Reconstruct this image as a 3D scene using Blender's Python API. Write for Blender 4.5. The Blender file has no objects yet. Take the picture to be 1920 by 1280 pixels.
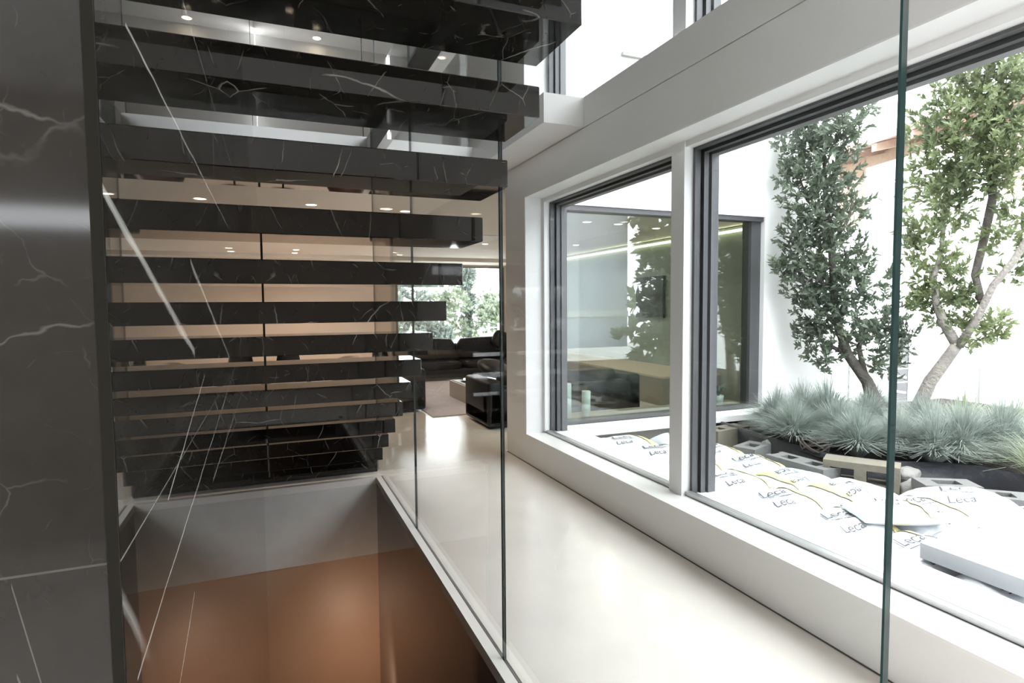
import bpy, bmesh, math, random
from mathutils import Vector, Matrix, noise

# ------------------------------------------------------------------ camera, sky, exposure
S = bpy.context.scene
C = bpy.context.collection
H = 1.456                                   # eye height above the hall floor
cam_d = bpy.data.cameras.new('camera')
cam_d.sensor_width = 36.0
cam_d.lens = 1106.1 / 1920 * 36.0
cam_d.clip_start = 0.02
cam = bpy.data.objects.new('camera', cam_d); C.objects.link(cam)
yaw, pit, rol = 0.38819457, 0.05940389, -0.00785391
fwd = Vector((math.sin(yaw) * math.cos(pit), math.cos(yaw) * math.cos(pit), -math.sin(pit)))
rgt = Vector((math.cos(yaw), -math.sin(yaw), 0)); upv = rgt.cross(fwd)
r2 = rgt * math.cos(rol) + upv * math.sin(rol); u2 = -rgt * math.sin(rol) + upv * math.cos(rol)
cam.matrix_world = Matrix(((r2.x, u2.x, -fwd.x, 0), (r2.y, u2.y, -fwd.y, 0), (r2.z, u2.z, -fwd.z, H), (0, 0, 0, 1)))
S.camera = cam
S.view_settings.view_transform = 'Standard'; S.view_settings.look = 'None'
S.view_settings.gamma = 1.0; S.view_settings.use_curve_mapping = False
S.view_settings.exposure = 1.85
W = bpy.data.worlds.new('overcast_sky'); S.world = W; W.use_nodes = True
wb = W.node_tree.nodes['Background']
wb.inputs['Color'].default_value = (0.94, 0.97, 1.0, 1); wb.inputs['Strength'].default_value = 2.6
cy = S.cycles
cy.max_bounces = 10; cy.diffuse_bounces = 5; cy.glossy_bounces = 6; cy.transmission_bounces = 6
cy.transparent_max_bounces = 40; cy.caustics_reflective = False; cy.caustics_refractive = False
cy.sample_clamp_indirect = 6.0; cy.use_denoising = True

def lamp(name, kind, loc, energy, color=(1, 1, 1), size=0.1, size_y=None, rot=(0, 0, 0), portal=False, spot=None):
    d = bpy.data.lights.new(name, kind); d.energy = energy; d.color = color
    if kind == 'AREA':
        d.size = size
        if size_y: d.shape = 'RECTANGLE'; d.size_y = size_y
        d.cycles.is_portal = portal
    else:
        d.shadow_soft_size = size
    if kind == 'SPOT': d.spot_size = spot; d.spot_blend = 0.7
    o = bpy.data.objects.new(name, d); C.objects.link(o); o.location = loc; o.rotation_euler = rot
    return o
PI = math.pi
# sampling portals in the window openings (they emit nothing of their own)
lamp('portal', 'AREA', (-3.95, -1.5, 1.4), 1, size=2.6, size_y=3.6, rot=(0, -PI / 2, 0), portal=True)
lamp('portal', 'AREA', (2.34, 1.17, 1.36), 1, size=2.2, size_y=3.5, rot=(0, PI / 2, 0), portal=True)
lamp('portal', 'AREA', (2.34, 4.03, 1.36), 1, size=2.2, size_y=1.9, rot=(0, PI / 2, 0), portal=True)
lamp('portal', 'AREA', (2.34, 1.9, 4.15), 1, size=2.3, size_y=6.1, rot=(0, PI / 2, 0), portal=True)
lamp('portal', 'AREA', (4.2, 14.1, 1.5), 1, size=2.8, size_y=1.9, rot=(-PI / 2, 0, 0), portal=True)
lamp('portal', 'AREA', (3.9, 5.42, 1.36), 1, size=2.6, size_y=2.2, rot=(PI / 2, 0, 0), portal=True)

# ------------------------------------------------------------------ materials
def nt(name):
    m = bpy.data.materials.new(name); m.use_nodes = True
    return m, m.node_tree, m.node_tree.nodes['Principled BSDF']
def nd(t, kind, **kw):
    n = t.nodes.new(kind)
    for k, v in kw.items():
        if k.startswith('i_'):
            n.inputs[k[2:].replace('_', ' ')].default_value = v
        else: setattr(n, k, v)
    return n
def mth(t, op, a, b=None, c=None, clamp=False):
    n = t.nodes.new('ShaderNodeMath'); n.operation = op; n.use_clamp = clamp
    for i, v in enumerate((a, b, c)):
        if v is None: continue
        if isinstance(v, (int, float)): n.inputs[i].default_value = v
        else: t.links.new(v, n.inputs[i])
    return n.outputs[0]
def mixc(t, f, a, b):
    n = t.nodes.new('ShaderNodeMix'); n.data_type = 'RGBA'
    for s, v in ((n.inputs[0], f), (n.inputs[6], a), (n.inputs[7], b)):
        if isinstance(v, (int, float)): s.default_value = v
        elif isinstance(v, tuple): s.default_value = (*v, 1) if len(v) == 3 else v
        else: t.links.new(v, s)
    return n.outputs[2]
def plain(name, col, rough=0.5, var=0.06, scale=6.0, metal=0.0, spec=0.5, bump=0.0, bscale=60, emit=None, es=0):
    m, t, p = nt(name)
    tc = nd(t, 'ShaderNodeTexCoord'); nz = nd(t, 'ShaderNodeTexNoise', i_Scale=scale, i_Detail=4.0)
    t.links.new(tc.outputs['Object'], nz.inputs['Vector'])
    lo = tuple(max(0, c * (1 - var)) for c in col); hi = tuple(min(1, c * (1 + var)) for c in col)
    t.links.new(mixc(t, nz.outputs[0], lo, hi), p.inputs['Base Color'])
    p.inputs['Roughness'].default_value = rough; p.inputs['Metallic'].default_value = metal
    p.inputs['Specular IOR Level'].default_value = spec
    if bump:
        n2 = nd(t, 'ShaderNodeTexNoise', i_Scale=bscale, i_Detail=3.0); t.links.new(tc.outputs['Object'], n2.inputs['Vector'])
        b = nd(t, 'ShaderNodeBump', i_Strength=bump, i_Distance=0.02); t.links.new(n2.outputs[0], b.inputs['Height'])
        t.links.new(b.outputs[0], p.inputs['Normal'])
    if emit:
        p.inputs['Emission Color'].default_value = (*emit, 1); p.inputs['Emission Strength'].default_value = es
    return m
def marble(name, base=(0.016, 0.0145, 0.012), vein=(0.42, 0.42, 0.40), lines=(), scale=1.0, rough=0.015, ior=1.52, cloud=0.5, joints=(), gen=1.0, axis='Y', levels=3):
    """black polished marble, thin white veins; lines: (y0,z0,y1,z1,width) veins drawn in the y-z plane; joints: z heights of slab joints"""
    m, t, p = nt(name)
    tc = nd(t, 'ShaderNodeNewGeometry'); pos = tc.outputs['Position']
    wn = nd(t, 'ShaderNodeTexNoise', i_Scale=2.3 * scale, i_Detail=5.0); t.links.new(pos, wn.inputs['Vector'])
    sub = nd(t, 'ShaderNodeVectorMath', operation='SUBTRACT'); t.links.new(wn.outputs['Color'], sub.inputs[0]); sub.inputs[1].default_value = (.5, .5, .5)
    scl = nd(t, 'ShaderNodeVectorMath', operation='SCALE'); t.links.new(sub.outputs[0], scl.inputs[0]); scl.inputs['Scale'].default_value = 0.10
    add = nd(t, 'ShaderNodeVectorMath', operation='ADD'); t.links.new(pos, add.inputs[0]); t.links.new(scl.outputs[0], add.inputs[1])
    total = None
    for sc, wd, th, amp, rot in ((1.1, .006, .50, 1.0, (0.3, 0.5, 0.4)), (2.3, .008, .52, .55, (1.0, .2, -.6)), (5.0, .012, .55, .3, (.2, .9, 1.5)))[:levels]:
        mp = nd(t, 'ShaderNodeMapping'); mp.inputs['Rotation'].default_value = rot; mp.inputs['Scale'].default_value = (1.6, .8, 1)
        t.links.new(add.outputs[0], mp.inputs[0])
        n1 = nd(t, 'ShaderNodeTexVoronoi', feature='DISTANCE_TO_EDGE', i_Scale=sc * scale); t.links.new(mp.outputs[0], n1.inputs['Vector'])
        v = mth(t, 'SUBTRACT', 1.0, mth(t, 'DIVIDE', n1.outputs['Distance'], wd), clamp=True)
        n2 = nd(t, 'ShaderNodeTexNoise', i_Scale=sc * 2.3 * scale, i_Detail=2.0); t.links.new(mp.outputs[0], n2.inputs['Vector'])
        mk = mth(t, 'MULTIPLY', mth(t, 'SUBTRACT', n2.outputs[0], th), 8.0, clamp=True)
        v = mth(t, 'MULTIPLY', mth(t, 'MULTIPLY', v, mk), amp * gen)
        total = v if total is None else mth(t, 'MAXIMUM', total, v)
    if lines or joints:
        sx = nd(t, 'ShaderNodeSeparateXYZ')
        w2 = nd(t, 'ShaderNodeTexNoise', i_Scale=9.0, i_Detail=4.0); t.links.new(pos, w2.inputs['Vector'])
        wob = mth(t, 'MULTIPLY', mth(t, 'SUBTRACT', w2.outputs[0], .5), .009)
        t.links.new(pos, sx.inputs[0]); Y, Z = sx.outputs[axis], mth(t, 'ADD', sx.outputs['Z'], wob)
        for (y0, z0, y1, z1, wd) in lines:
            sl = (z1 - z0) / (y1 - y0)
            zz = mth(t, 'MULTIPLY_ADD', Y, sl, z0 - sl * y0)
            v = mth(t, 'SUBTRACT', 1.0, mth(t, 'DIVIDE', mth(t, 'ABSOLUTE', mth(t, 'SUBTRACT', Z, zz)), mth(t, 'MULTIPLY_ADD', w2.outputs[0], wd * 1.6, wd * .2)), clamp=True)
            v = mth(t, 'MULTIPLY', v, mth(t, 'GREATER_THAN', Y, min(y0, y1)))
            v = mth(t, 'MULTIPLY', v, mth(t, 'LESS_THAN', Y, max(y0, y1)))
            total = mth(t, 'MAXIMUM', total, mth(t, 'POWER', v, .6))
        for zj in joints:
            v = mth(t, 'LESS_THAN', mth(t, 'ABSOLUTE', mth(t, 'SUBTRACT', sx.outputs['Z'], zj)), .0007)
            total = mth(t, 'MAXIMUM', total, mth(t, 'MULTIPLY', v, .55))
    cl = nd(t, 'ShaderNodeTexNoise', i_Scale=3.0 * scale, i_Detail=6.0); t.links.new(add.outputs[0], cl.inputs['Vector'])
    bc = mixc(t, cl.outputs[0], tuple(c * (1 - cloud) for c in base), tuple(c * (1 + cloud) for c in base))
    t.links.new(mixc(t, total, bc, vein), p.inputs['Base Color'])
    p.inputs['Roughness'].default_value = rough; p.inputs['IOR'].default_value = ior
    return m
def glass(name, tint=(0.97, 0.985, 0.975), f0=0.022, rough=0.0):
    m = bpy.data.materials.new(name); m.use_nodes = True; t = m.node_tree
    for n in list(t.nodes): t.nodes.remove(n)
    out = nd(t, 'ShaderNodeOutputMaterial'); g = nd(t, 'ShaderNodeNewGeometry')
    dt = nd(t, 'ShaderNodeVectorMath', operation='DOT_PRODUCT')
    t.links.new(g.outputs['Incoming'], dt.inputs[0]); t.links.new(g.outputs['Normal'], dt.inputs[1])
    c = mth(t, 'ABSOLUTE', dt.outputs['Value'])
    f = mth(t, 'MULTIPLY_ADD', mth(t, 'POWER', mth(t, 'SUBTRACT', 1.0, c, clamp=True), 5.0), 1 - f0, f0, clamp=True)
    tr = nd(t, 'ShaderNodeBsdfTransparent'); tr.inputs['Color'].default_value = (*tint, 1)
    gl = nd(t, 'ShaderNodeBsdfGlossy'); gl.inputs['Roughness'].default_value = rough
    mx = nd(t, 'ShaderNodeMixShader'); t.links.new(f, mx.inputs[0]); t.links.new(tr.outputs[0], mx.inputs[1]); t.links.new(gl.outputs[0], mx.inputs[2])
    t.links.new(mx.outputs[0], out.inputs[0])
    return m
def leafmat(name, c0, c1, trans=0.35, rough=0.35, scale=30):
    m, t, p = nt(name)
    tc = nd(t, 'ShaderNodeNewGeometry')
    nz = nd(t, 'ShaderNodeTexNoise', i_Scale=float(scale), i_Detail=1.0); t.links.new(tc.outputs['Position'], nz.inputs['Vector'])
    n3 = nd(t, 'ShaderNodeTexNoise', i_Scale=2.2, i_Detail=1.0); t.links.new(tc.outputs['Position'], n3.inputs['Vector'])
    f = mth(t, 'MULTIPLY', mth(t, 'SUBTRACT', mth(t, 'ADD', mth(t, 'MULTIPLY', nz.outputs[0], .6), mth(t, 'MULTIPLY', n3.outputs[0], .6)), .3), 1.7, clamp=True)
    col = mixc(t, f, c0, c1)
    t.links.new(col, p.inputs['Base Color']); p.inputs['Roughness'].default_value = rough
    tl = nd(t, 'ShaderNodeBsdfTranslucent'); t.links.new(col, tl.inputs['Color'])
    mx = nd(t, 'ShaderNodeMixShader'); mx.inputs[0].default_value = trans
    out = t.nodes['Material Output']
    t.links.new(p.outputs[0], mx.inputs[1]); t.links.new(tl.outputs[0], mx.inputs[2]); t.links.new(mx.outputs[0], out.inputs[0])
    return m

wall_lines = [(.42, 1.526, .842, 1.401, .006), (.835, 1.515, 1.5, 1.344, .005), (.508, 1.66, 1.676, 1.657, .0022), (.866, 1.844, 2.149, 1.865, .0022),
              (.451, 1.207, 1.691, 1.301, .002), (1.017, 1.189, 2.932, 1.195, .0025), (.42, 1.05, .75, 1.13, .002), (.6, 1.285, .95, 1.36, .002)]
M = {}
ENDL = [(-.1440, 1.2960, -.1280, 1.2100, .0022), (-.1440, 1.2420, -.1330, 1.2050, .002)]
M['marble_wall'] = marble('black_marble_wall', base=(.018, .0165, .0145), lines=wall_lines, scale=.8, joints=(1.301,), vein=(.42, .42, .40), cloud=.35, gen=.6, levels=1)
M['marble_end'] = marble('black_marble_end', base=(.021, .0205, .019), scale=4.0, joints=(1.301,), vein=(.13, .125, .12), cloud=.9, rough=.07, gen=.7, axis='X', lines=ENDL)
M['marble_tread'] = marble('black_marble_tread', base=(.0115, .0105, .009), vein=(.40, .38, .35), scale=1.4, rough=.03)
M['white'] = plain('white_plaster', (.86, .85, .84), .55, .015, 3)
M['wall'] = plain('off_white_wall_paint', (.84, .825, .805), .5, .02, 2)
M['reveal'] = plain('white_lacquer', (.88, .875, .87), .35, .01, 2)
M['stone_sill'] = plain('pale_sill_stone', (.86, .845, .825), .3, .03, 8)
M['ext_white'] = plain('white_render', (.88, .88, .88), .8, .02, 3)
M['ext_lilac'] = plain('pale_lilac_render', (.66, .69, .80), .8, .03, 3)
M['ext_grey'] = plain('shaded_render', (.36, .34, .32), .85, .1, 6)  # the shade on the wing wall under its sill is put into this grey
M['beige'] = plain('beige_panel', (.60, .50, .42), .45, .03, 1.5)
M['ceil'] = plain('warm_white_ceiling', (.80, .745, .69), .6, .015, 2)
M['floor'] = plain('polished_limestone', (.79, .74, .685), .17, .10, 3.5, spec=.6)
M['kerb'] = plain('light_kerb_stone', (.74, .70, .66), .3, .05, 5)
M['joint'] = plain('dark_joint', (.09, .08, .075), .6)
M['stairwell_dark'] = plain('smoked_panel', (.11, .098, .088), .07, .1, 3, spec=.6)
M['stairwell_grey'] = plain('grey_stone', (.60, .58, .56), .25, .1, 9)
M['wood_wall'] = plain('tan_wood_panel', (.44, .29, .20), .45, .08, 3)
M['bronze'] = plain('bronze_trim', (.012, .011, .007), .5, .1, 8, spec=.15)
M['frame'] = plain('grey_window_metal', (.10, .10, .105), .35, .05, 6, metal=.2)
M['frame_light'] = plain('brushed_metal_bead', (.6, .6, .6), .3, .05, 6, metal=.7)
M['glass'] = glass('balustrade_glass', (.972, .982, .978), .03)
M['glass_edge'] = plain('green_glass_edge', (.03, .062, .06), .08, .5, 12, spec=.8)
M['pane'] = glass('window_glass', (.975, .985, .98), .012)
M['pane_wing'] = glass('coated_window_glass', (.84, .895, .865), .11)
M['leather'] = plain('black_leather', (.010, .010, .0115), .42, .2, 12, spec=.3, bump=.15, bscale=90)
M['rug'] = plain('grey_lilac_rug', (.58, .55, .60), .95, .15, 9, bump=.3, bscale=200)
M['taupe'] = plain('taupe_lacquer', (.34, .30, .26), .35, .04, 4)
M['wing_wall'] = plain('grey_green_wall', (.27, .30, .27), .5, .04, 3)
M['darkglass'] = plain('dark_glass_top', (.03, .03, .033), .08)
M['black'] = plain('black_metal', (.012, .012, .012), .45)
M['shade'] = plain('black_lamp_fabric', (.014, .012, .012), .8)
M['brownleather'] = plain('brown_leather', (.07, .03, .02), .45, .2, 10)
M['chrome'] = plain('chrome', (.7, .7, .7), .12, .03, 5, metal=1)
M['screen'] = plain('dark_screen', (.035, .035, .038), .12)
M['candle'] = plain('white_wax', (.86, .88, .86), .45, .03, 10)
M['pot'] = plain('white_pot', (.8, .82, .83), .3)
M['lamp_on'] = plain('lit_lamp', (1, .9, .8), .5, emit=(1, .80, .58), es=6)
M['led'] = plain('lit_led_strip', (1, .95, .7), .5, emit=(1, .90, .62), es=1.5)
M['trim_ring'] = plain('white_trim_ring', (.8, .78, .75), .4)
M['bark_dark'] = plain('grey_brown_bark', (.12, .105, .095), .9, .4, 14, bump=.8, bscale=40)
M['bark_pale'] = plain('pale_grey_bark', (.30, .275, .25), .9, .5, 9, bump=.8, bscale=40)
M['leaf_a'] = leafmat('dark_olive_leaves', (.065, .088, .066), (.24, .285, .205))
M['leaf_b'] = leafmat('fresh_green_leaves', (.06, .09, .055), (.30, .35, .17), .4)
M['leaf_far'] = leafmat('pale_garden_leaves', (.22, .265, .2), (.52, .57, .45), .3, scale=8)
M['cypress'] = leafmat('cypress_green', (.19, .235, .21), (.38, .43, .39), .2, scale=12)
M['fescue'] = leafmat('blue_fescue', (.19, .225, .205), (.44, .49, .45), .3, .6, 20)
M['sedge'] = leafmat('pale_green_sedge', (.2, .24, .16), (.45, .50, .36), .35, .6, 20)
M['soil'] = plain('dark_mulch', (.035, .027, .022), .95, .6, 40, bump=.8, bscale=70)
M['liner'] = plain('black_pond_liner', (.035, .035, .045), .4, .3, 6, bump=.4, bscale=12)
M['hose'] = plain('brown_drip_hose', (.16, .12, .11), .6)
M['hose_white'] = plain('white_drip_hose', (.8, .8, .78), .5)
M['concrete'] = plain('grey_concrete', (.17, .17, .165), .9, .18, 25, bump=.5, bscale=160)
M['concrete_warm'] = plain('sandy_concrete', (.21, .19, .15), .9, .18, 25, bump=.5, bscale=160)
M['rock'] = plain('pale_rock', (.30, .29, .27), .9, .2, 8, bump=.6, bscale=30)
M['bag'] = plain('white_plastic_sack', (.60, .62, .65), .35, .03, 5, bump=.35, bscale=14)
M['bag_yellow'] = plain('yellow_print', (.72, .64, .27), .4)
M['bag_print'] = plain('dark_print', (.02, .02, .025), .5)
M['foam'] = plain('white_foam_board', (.50, .52, .54), .8)
M['gravel'] = plain('pale_paving', (.55, .55, .54), .9, .1, 5)
M['grass_lawn'] = plain('bright_lawn', (.40, .55, .28), .9, .2, 4)
M['timber'] = plain('orange_timber', (.40, .28, .22), .6, .2, 10)
M['roof'] = plain('red_clay_tile', (.34, .20, .16), .8, .2, 12)
M['red'] = plain('red_paint', (.5, .05, .04), .5)
def cladding():
    m, t, p = nt('timber_cladding')
    g = nd(t, 'ShaderNodeTexCoord'); sx = nd(t, 'ShaderNodeSeparateXYZ'); t.links.new(g.outputs['Object'], sx.inputs[0])
    fr = mth(t, 'FRACT', mth(t, 'MULTIPLY', sx.outputs['Z'], 9.0))
    gap = mth(t, 'LESS_THAN', fr, .16)
    t.links.new(mixc(t, gap, (.42, .31, .23), (.20, .13, .09)), p.inputs['Base Color']); p.inputs['Roughness'].default_value = .6
    return m
M['cladding'] = cladding()

# ------------------------------------------------------------------ mesh helpers
class MB:
    def __init__(self): self.v = []; self.f = []; self.mi = []; self.sm = []
    def add(self, vs, fs, mi=0, sm=False):
        o = len(self.v); self.v += [tuple(v) for v in vs]
        for f in fs: self.f.append(tuple(i + o for i in f)); self.mi.append(mi); self.sm.append(sm)
    def box(self, x0, x1, y0, y1, z0, z1, mi=0):
        v = [(x, y, z) for z in (z0, z1) for y in (y0, y1) for x in (x0, x1)]
        self.add(v, [(0, 2, 3, 1), (4, 5, 7, 6), (0, 1, 5, 4), (2, 6, 7, 3), (0, 4, 6, 2), (1, 3, 7, 5)], mi); return self
    def rbox(self, x0, x1, y0, y1, z0, z1, r=.03, seg=3, mi=0, puff=0.0, smooth=True):
        bm = bmesh.new(); bmesh.ops.create_cube(bm, size=1)
        cx, cy_, cz = (x0 + x1) / 2, (y0 + y1) / 2, (z0 + z1) / 2
        for v in bm.verts: v.co = Vector((v.co.x * (x1 - x0), v.co.y * (y1 - y0), v.co.z * (z1 - z0)))
        if puff: bmesh.ops.subdivide_edges(bm, edges=bm.edges[:], cuts=5, use_grid_fill=True)
        if puff:
            hx, hy, hz = (x1 - x0) / 2, (y1 - y0) / 2, (z1 - z0) / 2
            for v in bm.verts:
                u, w, q = v.co.x / hx, v.co.y / hy, v.co.z / hz
                k = Vector((u * math.sqrt(max(0, 1 - w * w / 2 - q * q / 2 + w * w * q * q / 3)), w * math.sqrt(max(0, 1 - u * u / 2 - q * q / 2 + u * u * q * q / 3)), q * math.sqrt(max(0, 1 - u * u / 2 - w * w / 2 + u * u * w * w / 3))))
                k = Vector((u, w, q)).lerp(k, puff); v.co = Vector((k.x * hx, k.y * hy, k.z * hz))
        else:
            bmesh.ops.bevel(bm, geom=bm.edges[:], offset=r, segments=seg, affect='EDGES', profile=.5)
        bm.verts.index_update()
        self.add([(v.co.x + cx, v.co.y + cy_, v.co.z + cz) for v in bm.verts], [[v.index for v in f.verts] for f in bm.faces], mi, smooth); bm.free(); return self
    def tube(self, pts, rad, n=8, mi=0, cap=True):
        P = [Vector(p) for p in pts]; R = rad if isinstance(rad, (list, tuple)) else [rad] * len(P)
        vs = []; fs = []; ref = None
        for i, p in enumerate(P):
            d = (P[min(i + 1, len(P) - 1)] - P[max(i - 1, 0)]).normalized()
            if ref is None: ref = d.orthogonal().normalized()
            ref = (ref - d * ref.dot(d)).normalized(); b = d.cross(ref)
            for k in range(n):
                a = 2 * PI * k / n; vs.append(p + (ref * math.cos(a) + b * math.sin(a)) * R[i])
        for i in range(len(P) - 1):
            for k in range(n): fs.append((i * n + k, i * n + (k + 1) % n, (i + 1) * n + (k + 1) % n, (i + 1) * n + k))
        if cap: fs.append(tuple(range(n))[::-1]); fs.append(tuple((len(P) - 1) * n + k for k in range(n)))
        self.add(vs, fs, mi, True); return self
    def lathe(self, prof, c=(0, 0, 0), n=24, mi=0, caps=True):
        vs = []; fs = []
        for r, z in prof:
            for k in range(n): a = 2 * PI * k / n; vs.append((c[0] + r * math.cos(a), c[1] + r * math.sin(a), c[2] + z))
        for i in range(len(prof) - 1):
            for k in range(n): fs.append((i * n + k, i * n + (k + 1) % n, (i + 1) * n + (k + 1) % n, (i + 1) * n + k))
        if caps and prof[0][0] > 1e-4: fs.append(tuple(range(n))[::-1])
        if caps and prof[-1][0] > 1e-4: fs.append(tuple((len(prof) - 1) * n + k for k in range(n)))
        self.add(vs, fs, mi, True); return self
    def build(self, name, mats, parent=None, loc=None):
        me = bpy.data.meshes.new(name); me.from_pydata(self.v, [], self.f)
        for m in (mats if isinstance(mats, (list, tuple)) else [mats]): me.materials.append(m if not isinstance(m, str) else M[m])
        me.polygons.foreach_set('material_index', self.mi); me.polygons.foreach_set('use_smooth', self.sm); me.update()
        o = bpy.data.objects.new(name, me); C.objects.link(o)
        if parent: o.parent = parent
        if loc: o.location = loc
        return o
def tag(o, label, cat, group=None, kind=None):
    o['label'] = label; o['category'] = cat
    if group: o['group'] = group
    if kind: o['kind'] = kind
    return o
def thing(name, label, cat, loc=(0, 0, 0), rz=0, group=None):
    o = bpy.data.objects.new(name, None); C.objects.link(o); o.location = loc; o.rotation_euler = (0, 0, rz); o.empty_display_size = .1
    return tag(o, label, cat, group)
def struct(name, mb, mat, parent=None):
    o = mb.build(name, mat, parent)
    if not parent: o['kind'] = 'structure'
    return o
def B(*a): return MB().box(*a)
def dup(root, loc, rz, label, group=None):
    r = root.copy(); C.objects.link(r); r.location = loc; r.rotation_euler = (0, 0, rz); r['label'] = label
    if group: r['group'] = group
    for ch in list(root.children):
        c = ch.copy(); C.objects.link(c); c.parent = r
        for g in list(ch.children):
            d = g.copy(); C.objects.link(d); d.parent = c
    return r

# ------------------------------------------------------------------ large structure
XM, XG, XW = -.09, .85, 2.17               # marble wall face, glass plane, window wall face
f = MB()
f.box(XG + .012, XW, -.0, 5.05, -.3, 0); f.box(-4, XW, -3.5, 0, -.3, 0); f.box(-.39, .8, 0, .25, -.3, 0)
f.box(-.09, XW, 5.10, 5.5, -.3, 0); f.box(-3, 6.4, 5.5, 14.3, -.3, 0); f.box(XG + .012, XW, 5.05, 5.10, -.3, 0)
struct('floor', f, 'floor')
struct('floor_lower', B(-3, 3, -1, 7, -3.0, -2.8), 'wood_wall')
k = MB(); k.box(.80, .845, .25, 5.10, -.05, .003); k.box(XM, .80, 5.05, 5.10, -.05, .003)
struct('trim_1', k, 'kerb')
struct('trim_2', B(.845, .862, .25, 5.10, -.05, -.004), 'joint')
struct('wall_stairwell_right', B(.80, .9, .25, 5.06, -2.8, -.05), 'stairwell_dark')
struct('wall_stairwell_end', B(XM, .80, 5.05, 5.15, -.66, -.05), 'stairwell_grey')
struct('wall_stairwell_lower', B(XM, .80, 5.06, 5.16, -2.8, -.66), 'wood_wall')
struct('wall_stairwell_front', B(XM, .80, .15, .25, -2.8, -.05), 'wood_wall')
struct('wall_left', B(-.39, XM, .4215, 9.3, -2.8, 5.4), 'marble_wall')
struct('wall_left_end', B(-4, -.0968, .42, .6, -2.8, 5.4), 'marble_end')
e = MB(); e.box(-.0968, -.0903, .4195, .4215, 0, 5.4)
struct('trim_3', e, 'bronze')
struct('trim_4', B(-.16, -.075, 9.3, 9.42, 0, 2.6), 'bronze')
# window wall: y from -3.5 to 5.45, openings below (z .27-2.45) and above (z 2.98-5.3)
w = MB(); x0, x1 = XW, 2.5
w.box(x0, x1, -3.5, 5.45, 0, .262); w.box(x0, x1, -3.5, 5.45, 2.45, 2.757); w.box(x0, x1, -3.5, 5.45, 2.763, 2.98)
w.box(x0 + .01, x1, -3.5, 5.45, 2.757, 2.763)
w.box(x0, x1, 4.98, 5.45, .262, 2.45); w.box(x0, x1, -3.5, -.6, .262, 2.45)
w.box(x0, x1, 4.98, 9.6, 2.98, 5.4); w.box(x0, x1, -3.5, -1.2, 2.98, 5.4); w.box(x0, x1, -3.5, 9.6, 5.25, 5.4)
struct('wall_right', w, 'wall')
r = MB()                                     # white lining of the deep window reveal, with its sill and the slim mullion
r.box(x0 + .001, 2.40, 4.972, 4.98, .27, 2.45); r.box(x0 + .001, 2.40, -.6, 4.98, 2.442, 2.45)
r.box(2.345, 2.41, -.6, 4.98, 2.405, 2.443); r.box(2.345, 2.41, 4.935, 4.973, .29, 2.41)
r.box(2.335, 2.40, 2.944, 3.068, .27, 2.445)
r.box(x0 + .001, 2.40, 4.972, 4.98, 2.985, 5.25); r.box(2.335, 2.40, 2.944, 3.068, 2.985, 5.25)
struct('trim_5', r, 'reveal')
sl = MB(); sl.box(XW - .002, 2.36, -.6, 4.972, .258, .272); struct('trim_6', sl, 'stone_sill')
struct('baseboard_right', B(XW - .004, XW + .01, -.3, 5.45, 0, .006), 'joint')
def window(idx, yA, yB, z0, z1, x=2.40):
    root = bpy.data.objects.new('window_%d' % idx, None); C.objects.link(root); root['kind'] = 'structure'
    fr = MB()
    for n_, (a, b) in enumerate(((2.40, 2.44), (2.455, 2.49), (2.50, 2.555))):      # stepped metal profile
        t = .02 if a < 2.42 else .035 if a < 2.48 else .05
        fr.box(a, b, yA, yA + t, z0, z1); fr.box(a, b, yB - t, yB, z0, z1); fr.box(a, b, yA, yB, z1 - t, z1)
        if n_ == 0: fr.box(a, b - .012, yA, yB, z0 - .01, z0 + .001)
    for (a, b) in ((2.44, 2.455), (2.49, 2.50)):
        t = .01
        fr.box(a, b, yA, yA + t, z0, z1); fr.box(a, b, yB - t, yB, z0, z1); fr.box(a, b, yA, yB, z1 - t, z1)
    o = fr.build('window_frame', 'frame', root)
    g = B(2.445, 2.453, yA + .012, yB - .012, z0 - .002, z1 - .012).build('pane', 'pane', root)
    bd = MB(); bd.box(2.365, 2.40, yA, yB, z0 - .012, z0 + .012); bd.build('bead', 'frame_light', root)
    return root
window(1, 3.068, 4.938, .285, 2.412); window(2, -.55, 2.944, .285, 2.412)
window(3, 3.068, 4.95, 2.995, 5.25); window(4, -1.15, 2.944, 2.995, 5.25)
# bulkhead and slab edges of the void
struct('trim_8', B(1.845, XW - .001, 3.88, 5.5, 2.765, 2.975), 'white')
struct('beam', B(.85, .93, .9, 5.5, 2.762, 2.98), 'white')
struct('ceiling_living', B(-3, 6.4, 5.5, 14.4, 2.58, 2.98), 'ceil')
struct('trim_9', B(XM, XW, 5.485, 5.5, 2.56, 2.985), 'white')
struct('ceiling_soffit', B(-3, 6.3, 13.2, 14.2, 2.50, 2.58), 'ceil')
struct('ceiling_upper', B(-4, 2.6, -3.5, 9.6, 5.4, 5.5), 'white')
struct('wall_upper_far', B(-.09, 2.6, 9.5, 9.6, 2.98, 5.4), 'wall')
struct('ceiling_hall', B(-4, XW, -3.5, .25, 2.76, 2.98), 'white')
bk = MB(); bk.box(-4, 2.5, -3.6, -3.5, 0, 1.95); bk.box(-4, 2.5, -3.6, -3.5, 2.08, 5.4); bk.box(-4, -3.2, -3.6, -3.5, 1.95, 2.08); bk.box(-.6, 2.5, -3.6, -3.5, 1.95, 2.08)
struct('wall_back', bk, 'taupe')
hl = MB(); hl.box(-4.1, -4, -3.5, .6, 0, .08); hl.box(-4.1, -4, -3.5, .6, 2.72, 5.4); hl.box(-4.1, -4, -3.5, -3.3, .08, 2.72); hl.box(-4.1, -4, .3, .6, .08, 2.72)
struct('wall_hall_left', hl, 'taupe')  # unseen wall; its tall opening is added to let daylight brighten the hall
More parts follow.
